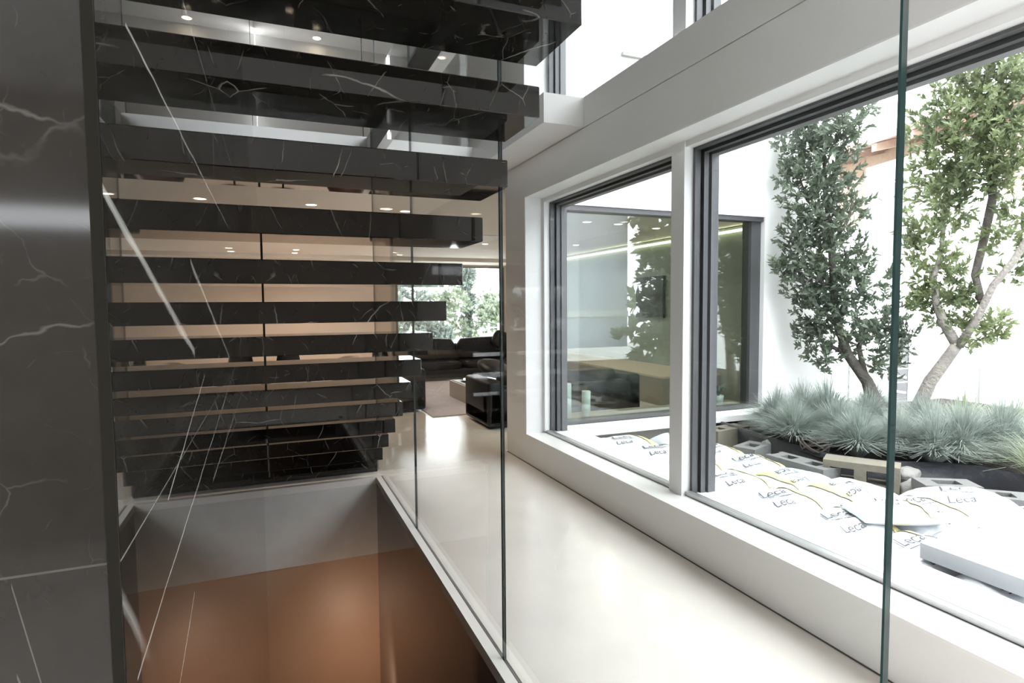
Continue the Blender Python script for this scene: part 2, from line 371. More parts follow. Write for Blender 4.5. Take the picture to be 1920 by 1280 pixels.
# living room shell
fw = MB(); fw.box(-3, 2.79, 14.2, 14.35, 0, 2.58); fw.box(5.6, 6.4, 14.2, 14.35, 0, 2.58); fw.box(2.79, 5.6, 14.2, 14.35, 0, .42); fw.box(2.79, 5.6, 14.2, 14.35, 2.46, 2.58)
for jx in (.15, 1.1, 2.05): fw.box(jx, jx + .008, 14.195, 14.2, 0, 2.5)
struct('wall_far', fw, 'beige')
struct('wall_living_left', B(-3.1, -3, 5.5, 14.3, 0, 2.58), 'beige')
struct('wall_living_right', B(6.25, 6.42, 5.55, 14.3, 0, 2.58), 'wing_wall')
wr = bpy.data.objects.new('window_5', None); C.objects.link(wr); wr['kind'] = 'structure'
fr = MB(); fr.box(2.79, 2.85, 14.2, 14.28, .42, 2.46); fr.box(5.5, 5.6, 14.2, 14.28, .42, 2.46); fr.box(2.79, 5.6, 14.2, 14.28, .42, .47); fr.box(2.79, 5.6, 14.2, 14.28, 2.43, 2.46)
fr.build('window_frame', 'frame', wr); B(2.85, 5.5, 14.23, 14.24, .47, 2.43).build('pane', 'pane', wr)
# the wing that stands at right angles outside
wg = MB(); ya, yb = 5.2, 5.55
wg.box(2.5, 6.42, ya, yb, -.3, .2); wg.box(5.26, 6.42, ya, yb, .2, 2.45); wg.box(2.5, 6.42, ya, yb, 2.45, 3.98); wg.box(2.5, 3.33, ya, yb, 3.98, 6.5)
wg.box(6.2, 6.42, yb, 14.3, 2.58, 3.98)
struct('wall_wing', wg, 'ext_white')
struct('trim_10', B(3.33, 6.42, ya - .04, yb, 3.95, 3.985), 'ext_grey')
struct('wall_wing_shaded', B(2.5, 6.42, ya - .02, ya, -.3, .2), 'ext_grey')  # grey sheet over the white wing wall, painted-in shade below the sill
led = MB(); led.box(2.5, 2.73, -3, 5.2, .22, .262); led.box(2.428, 2.51, -.55, 4.938, .255, .284); led.box(2.73, 5.24, 4.93, 5.2, .2, .262)
struct('trim_11', led, 'ext_white')
ww = bpy.data.objects.new('window_6', None); C.objects.link(ww); ww['kind'] = 'structure'
fr = MB(); fr.box(2.60, 2.66, 5.22, 5.36, .27, 2.45); fr.box(5.12, 5.26, 5.26, 5.40, .27, 2.45); fr.box(2.6, 5.26, 5.22, 5.36, .262, .295); fr.box(2.6, 5.26, 5.22, 5.36, 2.40, 2.45)
fr.build('window_frame', 'frame', ww); B(2.66, 5.12, 5.30, 5.312, .295, 2.40).build('pane', 'pane_wing', ww)
struct('trim_12', B(2.55, 5.3, 5.37, 5.8, .21, .265), 'taupe')
struct('ground', B(2.5, 8.6, -8, 30, -.4, -.02), 'gravel')
struct('ground_lower', B(8.6, 60, -40, 60, -2.6, -2.3), 'gravel')
tg = tag(B(2.0, 12.6, 14.6, 60, -.4, -.12).build('lawn', 'grass_lawn'), 'bright lawn of the garden beyond the far window', 'lawn', kind='stuff')

# ------------------------------------------------------------------ staircase
st = thing('staircase', 'open staircase of floating black marble block treads against the marble wall', 'staircase', (XM, 5.239, 0))
for kx in range(16):
    y, z = -.2865 * kx, .104 + kx * .1727
    MB().rbox(-.004, .842 - XM, y, y + .31, z - .101, z, r=.003, seg=1, smooth=False).build('tread', 'marble_tread', st)

# ------------------------------------------------------------------ glass balustrade
def gpanel(ya, yb, z1, label):
    t = thing('glass_balustrade', label, 'glass panel', (XG, ya, 0), 0, 'glass panels along the stair')
    a = MB(); L = yb - ya
    a.box(0, .012, .004, L - .004, -.03, z1); a.build('pane', 'glass', t)
    for q, nm in ((0, 'edge'), (L - .004, 'edge')):
        MB().box(0, .012, q, q + .004, -.03, z1).build(nm, 'glass_edge', t)
gpanel(.592, 2.200, 3.3, 'nearest tall glass panel beside the stair, its front edge in front of the large window')
gpanel(2.206, 3.780, 3.3, 'middle tall glass panel beside the upper treads, ending at a green edge')
gpanel(3.786, 5.30, 3.3, 'farthest tall glass panel beside the lowest treads')
def rail_panel(xa, xb, label):
    t = thing('glass_railing', label, 'glass panel', (xa, 5.6, 2.98), 0, 'glass railing panels upstairs')
    B(0, xb - xa - .006, 0, .012, 0, 1.0).build('pane', 'glass', t)
    B(xb - xa - .006, xb - xa, 0, .012, 0, 1.0).build('edge', 'glass_edge', t); B(-.006, 0, 0, .012, 0, 1.0).build('edge', 'glass_edge', t)
rail_panel(-.088, .84, 'upstairs glass railing panel above the stairs, next to the marble wall')
rail_panel(.95, 1.84, 'upstairs glass railing panel above the corridor')

# ------------------------------------------------------------------ ceiling spotlights
def spot_proto(label, loc):
    t = thing('recessed_spotlight', label, 'ceiling light', loc, 0, 'recessed ceiling spotlights')
    MB().lathe([(.075, -.004), (.075, 0), (.055, 0), (.055, -.004), (.075, -.004)], caps=False).build('trim_ring', 'trim_ring', t)
    MB().lathe([(.055, -.002), (.055, .0)]).build('bulb', 'lamp_on', t)
    return t
SP = [((.45, 6.85), 'lit ceiling spotlight seen between the third and fourth treads, right of the marble wall'),
      ((1.50, 6.95), 'lit ceiling spotlight just left of the thin glass edge, seen above a tread'),
      ((3.61, 10.07), 'lit ceiling spotlight seen right of the tread ends, in front of the far window'),
      ((.50, 12.2), 'nearer of the two small lit spotlights seen right of the dark post'),
      ((.50, 12.9), 'farther of the two small lit spotlights seen right of the dark post'),
      ((3.97, 7.02), 'leftmost of the upper lit spotlights seen through the outside wing window'),
      ((4.49, 7.06), 'second lit spotlight from the left seen through the outside wing window'),
      ((5.24, 7.78), 'lit spotlight above the glowing strip, left of its neighbour in the wing'),
      ((5.26, 7.26), 'rightmost lit spotlight in the wing, close to the white mullion'),
      ((5.27, 9.72), 'lit spotlight nearest the left window jamb in the wing, lowest of them'),
      ((1.75, 10.6), 'lit ceiling spotlight seen just under the fourth tread near its right end'),
      ((2.6, 12.7), 'small lit spotlight close to the left end of the far window')]
p0 = None
for (x, y), lb in SP:
    zz = 2.58
    if p0 is None: p0 = spot_proto(lb, (x, y, zz))
    else: dup(p0, (x, y, zz), 0, lb)
for (x, y), lb in (((.75, 9.3), 'lit spotlight on the upstairs ceiling above the second tread, right one'), ((.37, 8.9), 'lit spotlight on the upstairs ceiling above the second tread, left one')):
    dup(p0, (x, y, 5.4), 0, lb)
for (x, y, e) in ((.473, 7.29, 28), (1.573, 7.37, 28), (.5, 12.4, 40), (1.75, 10.6, 35), (4.5, 7.3, 25), (5.2, 9.3, 25)):
    lamp('spotlight', 'SPOT', (x, y, 2.56), e * .95, (1, .82, .64), .05, spot=2.6)
# stairwell lamp of the lower floor, washing the wood wall
lamp('wall_washer', 'SPOT', (.58, 4.25, -1.42), 4.2, (1, .70, .50), .08, rot=(PI / 2, 0, 0), spot=2.7)
ls = B(6.19, 6.245, 5.6, 14.0, 2.50, 2.53).build('led_strip', 'led'); tag(ls, 'glowing yellow light strip along the wing ceiling edge', 'light strip')
pr = thing('ceiling_light_panel', 'white recessed ceiling panel seen under the fourth tread', 'ceiling panel', (2.6, 9.5, 2.58))
B(-.9, .9, -.7, .7, -.012, 0).build('panel', 'white', pr)
bs = thing('surface_spotlight', 'black box spotlight on the ceiling just right of the dark post', 'ceiling light', (.18, 9.0, 2.58), 0, 'black ceiling spotlights')
B(-.11, .11, -.11, .11, -.19, 0).build('housing', 'black', bs); MB().lathe([(.0, -.06), (.05, -.05), (.06, 0), (.0, .03)], (.15, 0, -.14), 12).build('lamp_head', 'black', bs)
b2 = thing('surface_spotlight', 'black round spotlight on the ceiling near the middle of the fourth tread', 'ceiling light', (1.07, 9.0, 2.58), 0, 'black ceiling spotlights')
MB().lathe([(.0, -.17), (.05, -.16), (.09, -.1), (.09, 0)], (0, 0, 0), 16).build('housing', 'black', b2)

# ------------------------------------------------------------------ living room furniture
def sofa(name, label, cat, loc, rz, L, Dp, seat, back, arm, n, group=None, arms=(1, 1)):
    t = thing(name, label, cat, loc, rz, group)
    MB().rbox(0, L, .02, Dp, .05, seat - .12, .03).build('base', 'leather', t)
    for s, q in zip(arms, (0, L - .2)):
        if s: MB().rbox(q, q + .2, 0, Dp, .03, arm, .04).build('arm', 'leather', t)
    xa = .2 if arms[0] else 0; xb = L - (.2 if arms[1] else 0); w_ = (xb - xa) / n
    MB().rbox(0, L, Dp - .22, Dp, .04, back - .12, .05).build('backrest', 'leather', t)
    for i in range(n):
        MB().rbox(xa + i * w_ + .004, xa + (i + 1) * w_ - .004, .0, Dp - .2, seat - .16, seat + .03, .05, puff=.35).build('seat_cushion', 'leather', t)
        MB().rbox(xa + i * w_ + .01, xa + (i + 1) * w_ - .01, Dp - .42, Dp - .16, seat, back + .02, .06, puff=.45).build('back_cushion', 'leather', t)
    return t
sofa('sofa', 'long black leather sofa in front of the far window', 'sofa', (1.9, 11.25, 0), 0, 3.4, 1.0, .34, .80, .5, 2)
sofa('armchair', 'black leather block armchair left of the light carpet, just past the tread ends', 'armchair', (1.98, 8.02, 0), PI / 2, .95, .85, .36, .56, .60, 1, 'living room armchairs')
s2 = sofa('sofa', 'black leather sofa with its back to the corridor, right of the glass edge', 'sofa', (4.45, 7.35, 0), PI, 2.12, .9, .36, .62, .57, 2)
def scatter(name, label, loc, rot, size=.45, mat='leather'):
    o = MB().rbox(-size / 2, size / 2, -.08, .08, -size / 2, size / 2, puff=.75).build(name, mat); o.location = loc; o.rotation_euler = rot
    return tag(o, label, 'cushion', 'black scatter cushions')
scatter('cushion', 'black leather cushion standing on its corner at the right end of the far sofa', (4.55, 11.75, .74), (-.25, .5, 0), .42)
scatter('cushion', 'black leather cushion lying on the sofa nearest the corridor', (2.62, 7.0, .67), (-1.2, 0.1, .3), .42)
scatter('cushion', 'black leather cushion leaning at the left end of the far sofa', (2.45, 11.72, .68), (-.3, 0, .1), .45)
ct = thing('coffee_table', 'low taupe coffee table with a dark top on the carpet', 'table', (2.66, 8.0, 0))
B(0, 1.1, 0, 1.2, .0, .27).build('body', 'taupe', ct); B(.03, 1.07, .03, 1.17, .27, .28).build('table_top', 'taupe', ct)
tr = MB().lathe([(.0, 0), (.26, 0), (.30, .02), (.29, .025), (.25, .008), (.0, .008)]).build('tray', 'darkglass'); tr.location = (3.05, 8.85, .281); tag(tr, 'round dark tray on the coffee table', 'tray')
rg = B(1.95, 4.3, 7.55, 11.1, .0005, .012).build('rug', 'rug'); tag(rg, 'light grey lilac carpet under the coffee table', 'rug')
bn = thing('low_cabinet', 'long low taupe cabinet along the wing wall', 'cabinet', (5.2, 7.0, 0))
B(0, 1.04, 0, 6.6, 0, .40).build('body', 'taupe', bn); B(-.02, 1.04, -.02, 6.6, .40, .43).build('cabinet_top', 'beige', bn)
tv = thing('television', 'dark flat screen on the wing side wall', 'television', (6.2, 8.75, 1.6)); B(.0, .05, -.4, .4, -.36, .36).build('frame', 'black', tv); B(-.004, .0, -.385, .385, -.345, .345).build('screen', 'screen', tv)
def candle(loc, h, r, label):
    t = thing('candle', label, 'candle', loc, 0, 'white pillar candles')
    MB().lathe([(r, 0), (r, h - .006), (r - .006, h), (r * .5, h - .008), (0, h - .01)], n=28).build('wax', 'candle', t)
    MB().tube([(0, 0, h - .012), (.002, 0, h + .012)], .0015, 5).build('wick', 'black', t)
candle((2.86, 5.5, .265), .38, .055, 'taller white pillar candle inside the wing window, by its left jamb')
candle((3.10, 5.5, .265), .285, .047, 'shorter white pillar candle inside the wing window')
pp = thing('potted_plant', 'small green plant in a white pot behind the wing window', 'plant', (4.93, 5.55, .265))
MB().lathe([(.05, 0), (.065, .11), (.06, .115), (.055, .1), (.0, .1)], n=20).build('pot', 'pot', pp)
rnd = random.Random(3)
lf = MB()
for i in range(14):
    a = rnd.random() * 2 * PI; tip = Vector((math.cos(a) * .1, math.sin(a) * .1, .16 + rnd.random() * .12)); b = Vector((0, 0, .1)); s = Vector((-math.sin(a), math.cos(a), 0)) * .022; mid = b.lerp(tip, .55) + Vector((0, 0, .03))
    lf.add([b, mid + s, tip, mid - s], [(0, 1, 2, 3)])
lf.build('leaves', 'leaf_a', pp)
tb = thing('side_table', 'dark low side table under the black shaded lamp', 'table', (.22, 9.0, 0))
B(-.3, .3, -.25, .25, .42, .45).build('table_top', 'black', tb)
for sx_ in (-.27, .27):
    for sy_ in (-.22, .22): B(sx_ - .015, sx_ + .015, sy_ - .015, sy_ + .015, 0, .42).build('leg', 'black', tb)
lp = thing('table_lamp', 'table lamp with a black tapered shade beside the dark post', 'lamp', (.22, 9.0, .45))
MB().lathe([(.09, 0), (.09, .015), (.015, .02), (.012, .45)], n=16).build('base', 'black', lp); MB().lathe([(.165, .235), (.115, .50)], n=28).build('lamp_shade', 'shade', lp)
pf = thing('leather_stool', 'dark brown rounded leather stool behind the seventh tread', 'stool', (1.08, 9.0, 0))
MB().lathe([(.24, .02), (.27, .1), (.27, .6), (.22, .70), (.1, .735), (0, .74)], n=24).build('seat', 'brownleather', pf)
cs = thing('metal_stand', 'slim chrome folding stand behind the stairs', 'stand', (1.52, 9.0, 0))
for a, b in (((-.1, 0, 0), (.02, 0, .78)), ((.14, 0, 0), (-.02, 0, .78)), ((.0, .15, 0), (.0, 0, .78))): MB().tube([a, b], .01, 6).build('leg', 'chrome', cs)

# ------------------------------------------------------------------ planter bed and plants
rim = [(4.45, 5.15), (4.32, 4.3), (4.24, 3.55), (4.42, 3.2), (4.62, 3.06), (4.85, 2.92), (5.0, 2.7), (5.0, 2.2), (5.2, 1.2), (5.3, -1.5), (8.4, -1.5), (8.4, 5.15)]
so = MB(); so.add([(x, y, .17) for x, y in rim], [tuple(range(len(rim)))])
tag(so.build('soil_bed', 'soil'), 'dark mulch bed under the grasses and trees', 'soil', kind='stuff')
ln = MB(); rim = rim[:10]
for _ in range(2): rim = [rim[0]] + [q for a, b in zip(rim, rim[1:]) for q in ((a[0] * .75 + b[0] * .25, a[1] * .75 + b[1] * .25), (a[0] * .25 + b[0] * .75, a[1] * .25 + b[1] * .75))] + [rim[-1]]
n_ = len(rim)
vs = [(x, y, -.02) for x, y in rim] + [(x, y, .21) for x, y in rim] + [(x + .03, y, .21) for i, (x, y) in enumerate(rim)] + [(x + .03, y, .1) for i, (x, y) in enumerate(rim)]
fs = []
for L in range(3):
    for i in range(n_ - 1): j = i + 1; fs.append((L * n_ + i, L * n_ + j, (L + 1) * n_ + j, (L + 1) * n_ + i))
ln.add(vs, fs, 0, True); tag(ln.build('planter_liner', 'liner'), 'black liner edging around the planted bed', 'planter')

def leaf_cloud(blobs, dens, L, seed, spread=1.0, ymax=1e9):
    r_ = random.Random(seed); m = MB()
    for (x, y, z, rad) in blobs:
        n = int(dens * rad * rad)
        twigs = max(4, n // 9)
        for _ in range(twigs):
            d = Vector((r_.gauss(0, 1), r_.gauss(0, 1), r_.gauss(0, 1))).normalized() * rad * (r_.random() ** .45) * spread
            c0 = Vector((x, y, z)) + d
            ax = (d.normalized() * .7 + Vector((r_.gauss(0, .4), r_.gauss(0, .4), .5 + r_.gauss(0, .3)))).normalized()
            o1 = ax.orthogonal().normalized(); o2 = ax.cross(o1)
            for q in range(9):
                a = q * 2.4 + r_.random(); el = .25 + r_.random() * .9
                dr = (ax * math.cos(el) + (o1 * math.cos(a) + o2 * math.sin(a)) * math.sin(el)).normalized()
                base = c0 + ax * (.012 * q - .05); l = L * (.7 + .6 * r_.random()); wd = l * .24
                sd = dr.cross(ax).normalized() if dr.cross(ax).length > 1e-4 else o1
                nr = sd.cross(dr) * (l * .06)
                if base.y > ymax: continue
                m.add([base, base + dr * l * .45 + sd * wd + nr, base + dr * l * .5 - nr * .6, base + dr * l * .45 - sd * wd + nr, base + dr * l], [(0, 1, 2), (0, 2, 3), (1, 4, 2), (3, 2, 4)])
    return m
T1 = [(6.02, 4.31, .1, .19), (6.01, 4.32, .31, .16), (5.94, 4.41, 0.62, 0.12), (5.83, 4.56, 0.9, 0.10), (5.75, 4.65, 1.28, 0.085), (5.73, 4.68, 1.69, 0.07), (5.71, 4.71, 2.15, 0.06), (5.67, 4.75, 2.62, 0.045), (5.65, 4.77, 3.08, 0.035), (5.67, 4.76, 3.48, 0.02)]
T1b = [[(5.96, 4.39, 0.5, 0.07), (5.92, 4.44, 0.76, 0.055), (5.89, 4.48, 0.99, 0.045), (5.93, 4.42, 1.22, 0.03)], [(5.83, 4.56, 0.9, 0.05), (5.67, 4.76, 1.04, 0.03), (5.56, 4.88, 1.04, 0.015)],
       [(5.73, 4.68, 1.6, 0.05), (5.59, 4.80, 1.75, 0.03), (5.37, 4.95, 1.85, 0.015)], [(5.72, 4.7, 2.09, 0.04), (5.81, 4.58, 2.37, 0.03), (5.84, 4.55, 2.6, 0.015)], [(5.70, 4.72, 2.3, 0.035), (5.5, 4.85, 2.6, .02), (5.4, 4.92, 3.0, .012)]]
T1f = [(5.66, 4.70, 3.57, 0.46), (5.46, 4.78, 3.41, 0.34), (5.8, 4.6, 3.34, 0.29), (5.33, 4.88, 3.23, 0.25), (5.6, 4.73, 3.09, 0.42), (5.32, 4.92, 2.87, 0.20), (5.5, 4.78, 2.76, 0.38), (5.71, 4.68, 2.84, 0.28), (5.81, 4.59, 2.52, 0.25), (5.51, 4.80, 2.47, 0.36), (5.65, 4.72, 2.22, 0.32), (5.4, 4.88, 2.18, 0.28), (5.59, 4.75, 1.93, 0.40), (5.33, 4.93, 1.88, 0.18), (5.27, 4.98, 1.86, 0.12), (5.78, 4.62, 1.97, 0.32), (5.71, 4.68, 1.63, 0.42), (5.91, 4.45, 1.71, 0.27), (5.52, 4.82, 1.7, 0.26), (5.56, 4.8, 1.34, 0.26), (5.73, 4.66, 1.28, 0.34), (5.97, 4.37, 1.34, 0.31), (5.54, 4.82, 1.04, 0.22), (5.68, 4.74, 0.86, 0.22), (6.02, 4.3, 1.05, 0.27), (6.11, 4.17, 1.06, 0.2), (5.92, 4.44, 1.05, 0.24), (6.04, 4.28, 0.80, 0.18)]
T2 = [(6.09, 4.02, .1, .17), (6.11, 4.0, 0.32, 0.15), (6.17, 3.9, 0.66, 0.125), (6.25, 3.77, 0.94, 0.11), (6.28, 3.72, 1.05, 0.105)]
T2b = [[(6.28, 3.72, 1.03, 0.09), (6.22, 3.82, 1.26, 0.08), (6.19, 3.88, 1.45, 0.065), (6.17, 3.9, 1.71, 0.05), (6.2, 3.85, 1.97, 0.04), (6.46, 4.0, 2.43, 0.04), (6.47, 3.99, 2.7, 0.025)],
       [(6.27, 3.70, 1.03, 0.08), (6.30, 3.57, 1.29, 0.065), (6.34, 3.46, 1.62, 0.06), (6.40, 3.34, 1.83, 0.06), (6.44, 3.26, 2.02, 0.06), (6.5, 3.1, 2.4, .05)],
       [(6.34, 3.55, 1.45, .06), (6.48, 3.70, 1.73, 0.065), (6.54, 3.67, 2.07, 0.07), (6.57, 3.62, 2.48, 0.07), (6.56, 3.64, 2.84, 0.065), (6.57, 3.62, 3.25, 0.045), (6.59, 3.57, 3.74, 0.025)]]
T2f = [(6.27, 3.93, 2.14, 0.30), (6.17, 4.08, 2.16, 0.19), (6.23, 4.0, 1.83, 0.28), (6.3, 3.88, 1.66, 0.29), (6.37, 3.77, 1.5, 0.22), (6.29, 3.89, 1.42, 0.29), (6.18, 4.06, 1.53, 0.14), (6.42, 3.69, 1.23, 0.28), (6.5, 3.54, 1.18, 0.2), (6.24, 3.97, 2.52, 0.28), (6.36, 3.79, 2.45, 0.22), (6.26, 3.94, 2.78, 0.33), (6.37, 3.76, 2.8, 0.38), (6.3, 3.88, 3.14, 0.40), (6.43, 3.66, 3.09, 0.44), (6.55, 3.45, 2.9, 0.36), (6.38, 3.74, 3.42, 0.42), (6.48, 3.57, 3.57, 0.46), (6.34, 3.82, 3.74, 0.25), (6.53, 3.48, 3.84, 0.38), (6.44, 3.65, 3.89, 0.25), (6.54, 3.46, 3.3, 0.38), (6.56, 3.43, 2.1, 0.26), (6.6, 3.35, 2.29, 0.23), (6.55, 3.43, 1.75, 0.15), (6.49, 3.55, 2.67, 0.27)]
def tree(name, label, trunk, branches, blobs, bark, leaf, dens, seed):
    t = thing(name, label, 'tree', trunk[0][:3])
    def rel(L): return [(a - trunk[0][0], b - trunk[0][1], c - trunk[0][2]) for a, b, c, *_ in L]
    MB().tube(rel(trunk), [q[3] * .5 for q in trunk], 12).build('trunk', bark, t)
    for bi, br in enumerate(branches): MB().tube(rel(br), [q[3] * .55 for q in br], 8).build('branch', 'bark_dark' if bi == 2 else bark, t)
    bl = [(a - trunk[0][0], b - trunk[0][1], c - trunk[0][2], r_) for a, b, c, r_ in blobs]
    leaf_cloud(bl, dens, .068, seed, ymax=5.08 - trunk[0][1]).build('foliage', leaf, t)
tree('evergreen_tree', 'dark leaved tree with a leaning brown trunk, left of the glass edge', T1, T1b, T1f, 'bark_dark', 'leaf_a', 5200, 11)
tree('evergreen_tree', 'tree with a pale forked trunk and yellow green leaves, right of the glass edge', T2, T2b, T2f, 'bark_pale', 'leaf_b', 5200, 12)

def clump(seed, n, hgt, spread, wd):
    r_ = random.Random(seed); m = MB()
    for i in range(n):
        a = r_.random() * 2 * PI; q = r_.random() ** .7; lean = q * spread * (.6 + .5 * r_.random()); h = hgt * (.75 + .4 * r_.random()) * (1 - .45 * q)
        bx, by = math.cos(a) * .05 * r_.random(), math.sin(a) * .05 * r_.random(); dx, dy = math.cos(a), math.sin(a)
        side = Vector((-dy, dx, 0)); tw = r_.gauss(0, .08); pv = []
        for k_, s in enumerate((0, .35, .7, 1.0)):
            rr = lean * (s ** 1.5); zz = h * (s * 1.35 - .35 * s * s - (.35 * q) * s ** 3)
            c0 = Vector((bx + dx * rr - dy * tw * s, by + dy * rr + dx * tw * s, zz)); w_ = wd * (1 - .8 * s); pv += [c0 - side * w_, c0 + side * w_]
        m.add(pv, [(0, 1, 3, 2), (2, 3, 5, 4), (4, 5, 7, 6)])
    return m
CL = [(4.42, 3.98, .36, 'blue grey fescue tuft nearest the wing corner, behind a grey block'), (4.98, 4.10, .44, 'tall blue grey fescue tuft left of the leaning trunk'), (4.52, 3.42, .34, 'blue grey fescue tuft drooping over the liner behind the sandy block'),
      (6.15, 4.5, .36, 'blue grey fescue tuft just behind the leaning trunk base'), (4.86, 3.32, .34, 'blue grey fescue tuft in front of the trunks by the glass edge'), (4.86, 3.02, .34, 'large blue grey fescue tuft right of the glass edge at the bed rim'),
      (5.1, 2.96, .40, 'blue grey fescue tuft between the rim tuft and the pale green ones'), (5.5, 2.90, .42, 'blue grey fescue tuft second from the right edge'), (5.08, 4.48, .38, 'blue grey fescue tuft against the wing wall beside the dark window frame'),
      (5.6, 3.6, .36, 'blue grey fescue tuft right beside the pale trunk'), (5.5, 4.05, .34, 'blue grey fescue tuft between the two trunks and the glass edge'), (4.66, 4.42, .36, 'blue grey fescue tuft close under the wing sill'),
      (4.72, 3.78, .36, 'blue grey fescue tuft between the hose loops and the tall tuft'), (5.3, 3.3, .36, 'blue grey fescue tuft in the middle of the bed right of the glass edge')]
pro = [clump(20 + i, 1500, 1.0, 1.05, .0075) for i in range(3)]
meshes = []
for i, (x, y, h, lb) in enumerate(CL):
    if i < 3:
        o = pro[i].build('fescue_grass', 'fescue'); meshes.append(o)
    else:
        o = meshes[i % 3].copy(); C.objects.link(o)
    o.location = (x, y, .16); o.rotation_euler = (0, 0, i * 1.3); o.scale = (h * 1.4, h * 1.4, h * 1.35)
    tag(o, lb, 'grass tuft', 'blue fescue tufts', 'thing')
SG = [(5.95, 3.45, .46, 'pale green arching sedge tuft behind the fescues, right of the pale trunk'), (6.15, 3.15, .44, 'pale green sedge tuft farthest right at the back of the bed'), (5.05, 2.42, .40, 'large pale green sedge tuft at the right edge overhanging the liner'), (5.85, 2.75, .46, 'pale green sedge tuft behind the overhanging one')]
s0 = clump(40, 420, 1.0, 1.25, .009).build('sedge_grass', 'sedge')
for i, (x, y, h, lb) in enumerate(SG):
    o = s0 if i == 0 else s0.copy()
    if i: C.objects.link(o)
    o.location = (x, y, .16); o.rotation_euler = (0, 0, i * 2.1); o.scale = (h * 1.2, h * 1.2, h * 1.2); tag(o, lb, 'grass tuft', 'pale sedge tufts', 'thing')
hp = []
for i in range(60):
    a = i * .42; hp.append((4.34 + .09 * math.cos(a) + .02 * math.sin(i * .7), 3.72 + .12 * math.sin(a) - .001 * i, .19 + .10 * abs(math.sin(i * .35))))
tag(MB().tube(hp, .007, 6).build('drip_hose', 'hose'), 'loops of brown drip hose at the bed rim beside the fescue', 'hose')
tag(MB().tube([(5.62, 4.42, .2), (5.55, 4.38, .25), (5.5, 4.30, .25), (5.52, 4.2, .22), (5.6, 4.12, .19)], .008, 6).build('drip_hose', 'hose_white'), 'short white hose end sticking out by the leaning trunk', 'hose')

# ------------------------------------------------------------------ concrete blocks and rocks
def block(loc, rz, label, mat='concrete', L=.48, Wd=.2, h=.2, on_side=False):
    t = thing('concrete_block', label, 'concrete block', loc, rz, 'hollow concrete blocks')
    m = MB(); tt = .05
    def bb(x0, x1, y0, y1):
        if on_side: m.box(x0, x1, -Wd / 2, Wd / 2, y0 + h / 2, y1 + h / 2)
        else: m.box(x0, x1, y0, y1, 0, h)
    hw = Wd / 2 if not on_side else h / 2
    bb(-L / 2, L / 2, -hw, -hw + tt); bb(-L / 2, L / 2, hw - tt, hw)
    if L > .4: webs = ((-L / 2, -L / 2 + .05), (-.04, .04), (L / 2 - .05, L / 2)) if on_side else ((-L / 2 + .0, -L / 2 + .1), (-.06, .06), (L / 2 - .1, L / 2 - .02))
    else: webs = ((-L / 2, -L / 2 + .1), (L / 2 - .1, L / 2))
    for c0, c1 in webs: bb(c0, c1, -hw + tt, hw - tt)
    m.build('shell', mat, t)
    if not on_side:
        f_ = MB(); f_.box(-L / 2 + .055, L / 2 - .055, -hw + tt, hw - tt, 0.0, h - .055); f_.build('core', mat, t)
    return t
block((4.30, 4.72, 0), .15, 'sandy grey hollow block farthest away under the wing sill', 'concrete_warm')
block((3.96, 4.02, 0), .35, 'single grey hollow block beside the far sacks, second from the wing', L=.32)
block((3.93, 3.46, 0), 1.62, 'grey hollow block with two square holes up, in front of the hose loops', L=.54)
block((4.14, 3.10, 0.06), -1.0, 'sandy hollow block lying on its side, its holes facing the window', 'concrete_warm', L=.5, on_side=True)
block((4.36, 2.62, 0), -.55, 'pale grey hollow block behind the mound of sacks, right of the glass edge', L=.36)
block((4.5, 2.22, 0), -.75, 'rightmost pale grey hollow block, by the overhanging sedge', L=.5)
def rock(loc, s, label, seed):
    bm = bmesh.new(); bmesh.ops.create_icosphere(bm, subdivisions=3, radius=1)
    for v in bm.verts: v.co *= 1 + .35 * noise.noise(v.co * 1.3 + Vector((seed, 0, 0)))
    m = MB(); bm.verts.index_update(); m.add([(v.co.x * s[0], v.co.y * s[1], v.co.z * s[2]) for v in bm.verts], [[v.index for v in f_.verts] for f_ in bm.faces], 0, True); bm.free()
    o = m.build('rock', 'rock'); o.location = loc; tag(o, label, 'rock', 'pale rocks')
rock((4.30, 2.82, .08), (.09, .08, .09), 'pale rock between the two right blocks, beside the sacks', 1.0)
rock((4.5, 2.98, .15), (.10, .07, .05), 'pale rock end poking out right of the glass edge behind the sandy block', 4.0)
rock((4.16, 4.05, .18), (.04, .04, .04), 'small pointed pale stone behind the single block', 7.0)

# ------------------------------------------------------------------ sacks
def pillow_z(u, v, h): return h * (max(0, 1 - abs(u) ** 3.2) ** .5) * (max(0, 1 - abs(v) ** 3.2) ** .5)
def text_mesh(body, size, shear=.35):
    cu = bpy.data.curves.new('lettering', 'FONT'); cu.body = body; cu.size = size; cu.shear = shear; cu.align_x = 'CENTER'; cu.align_y = 'CENTER'; cu.offset = -.0003
    o = bpy.data.objects.new('lettering', cu); C.objects.link(o); bpy.context.view_layer.update()
    me = bpy.data.meshes.new_from_object(o.evaluated_get(bpy.context.evaluated_depsgraph_get()))
    V = [tuple(v.co) for v in me.vertices]; F = [tuple(p.vertices) for p in me.polygons]
    bpy.data.objects.remove(o); bpy.data.curves.remove(cu); bpy.data.meshes.remove(me)
    return V, F
TV, TF = text_mesh('Leca', .115)
TS, TSF = text_mesh('LIGHT', .035, 0)
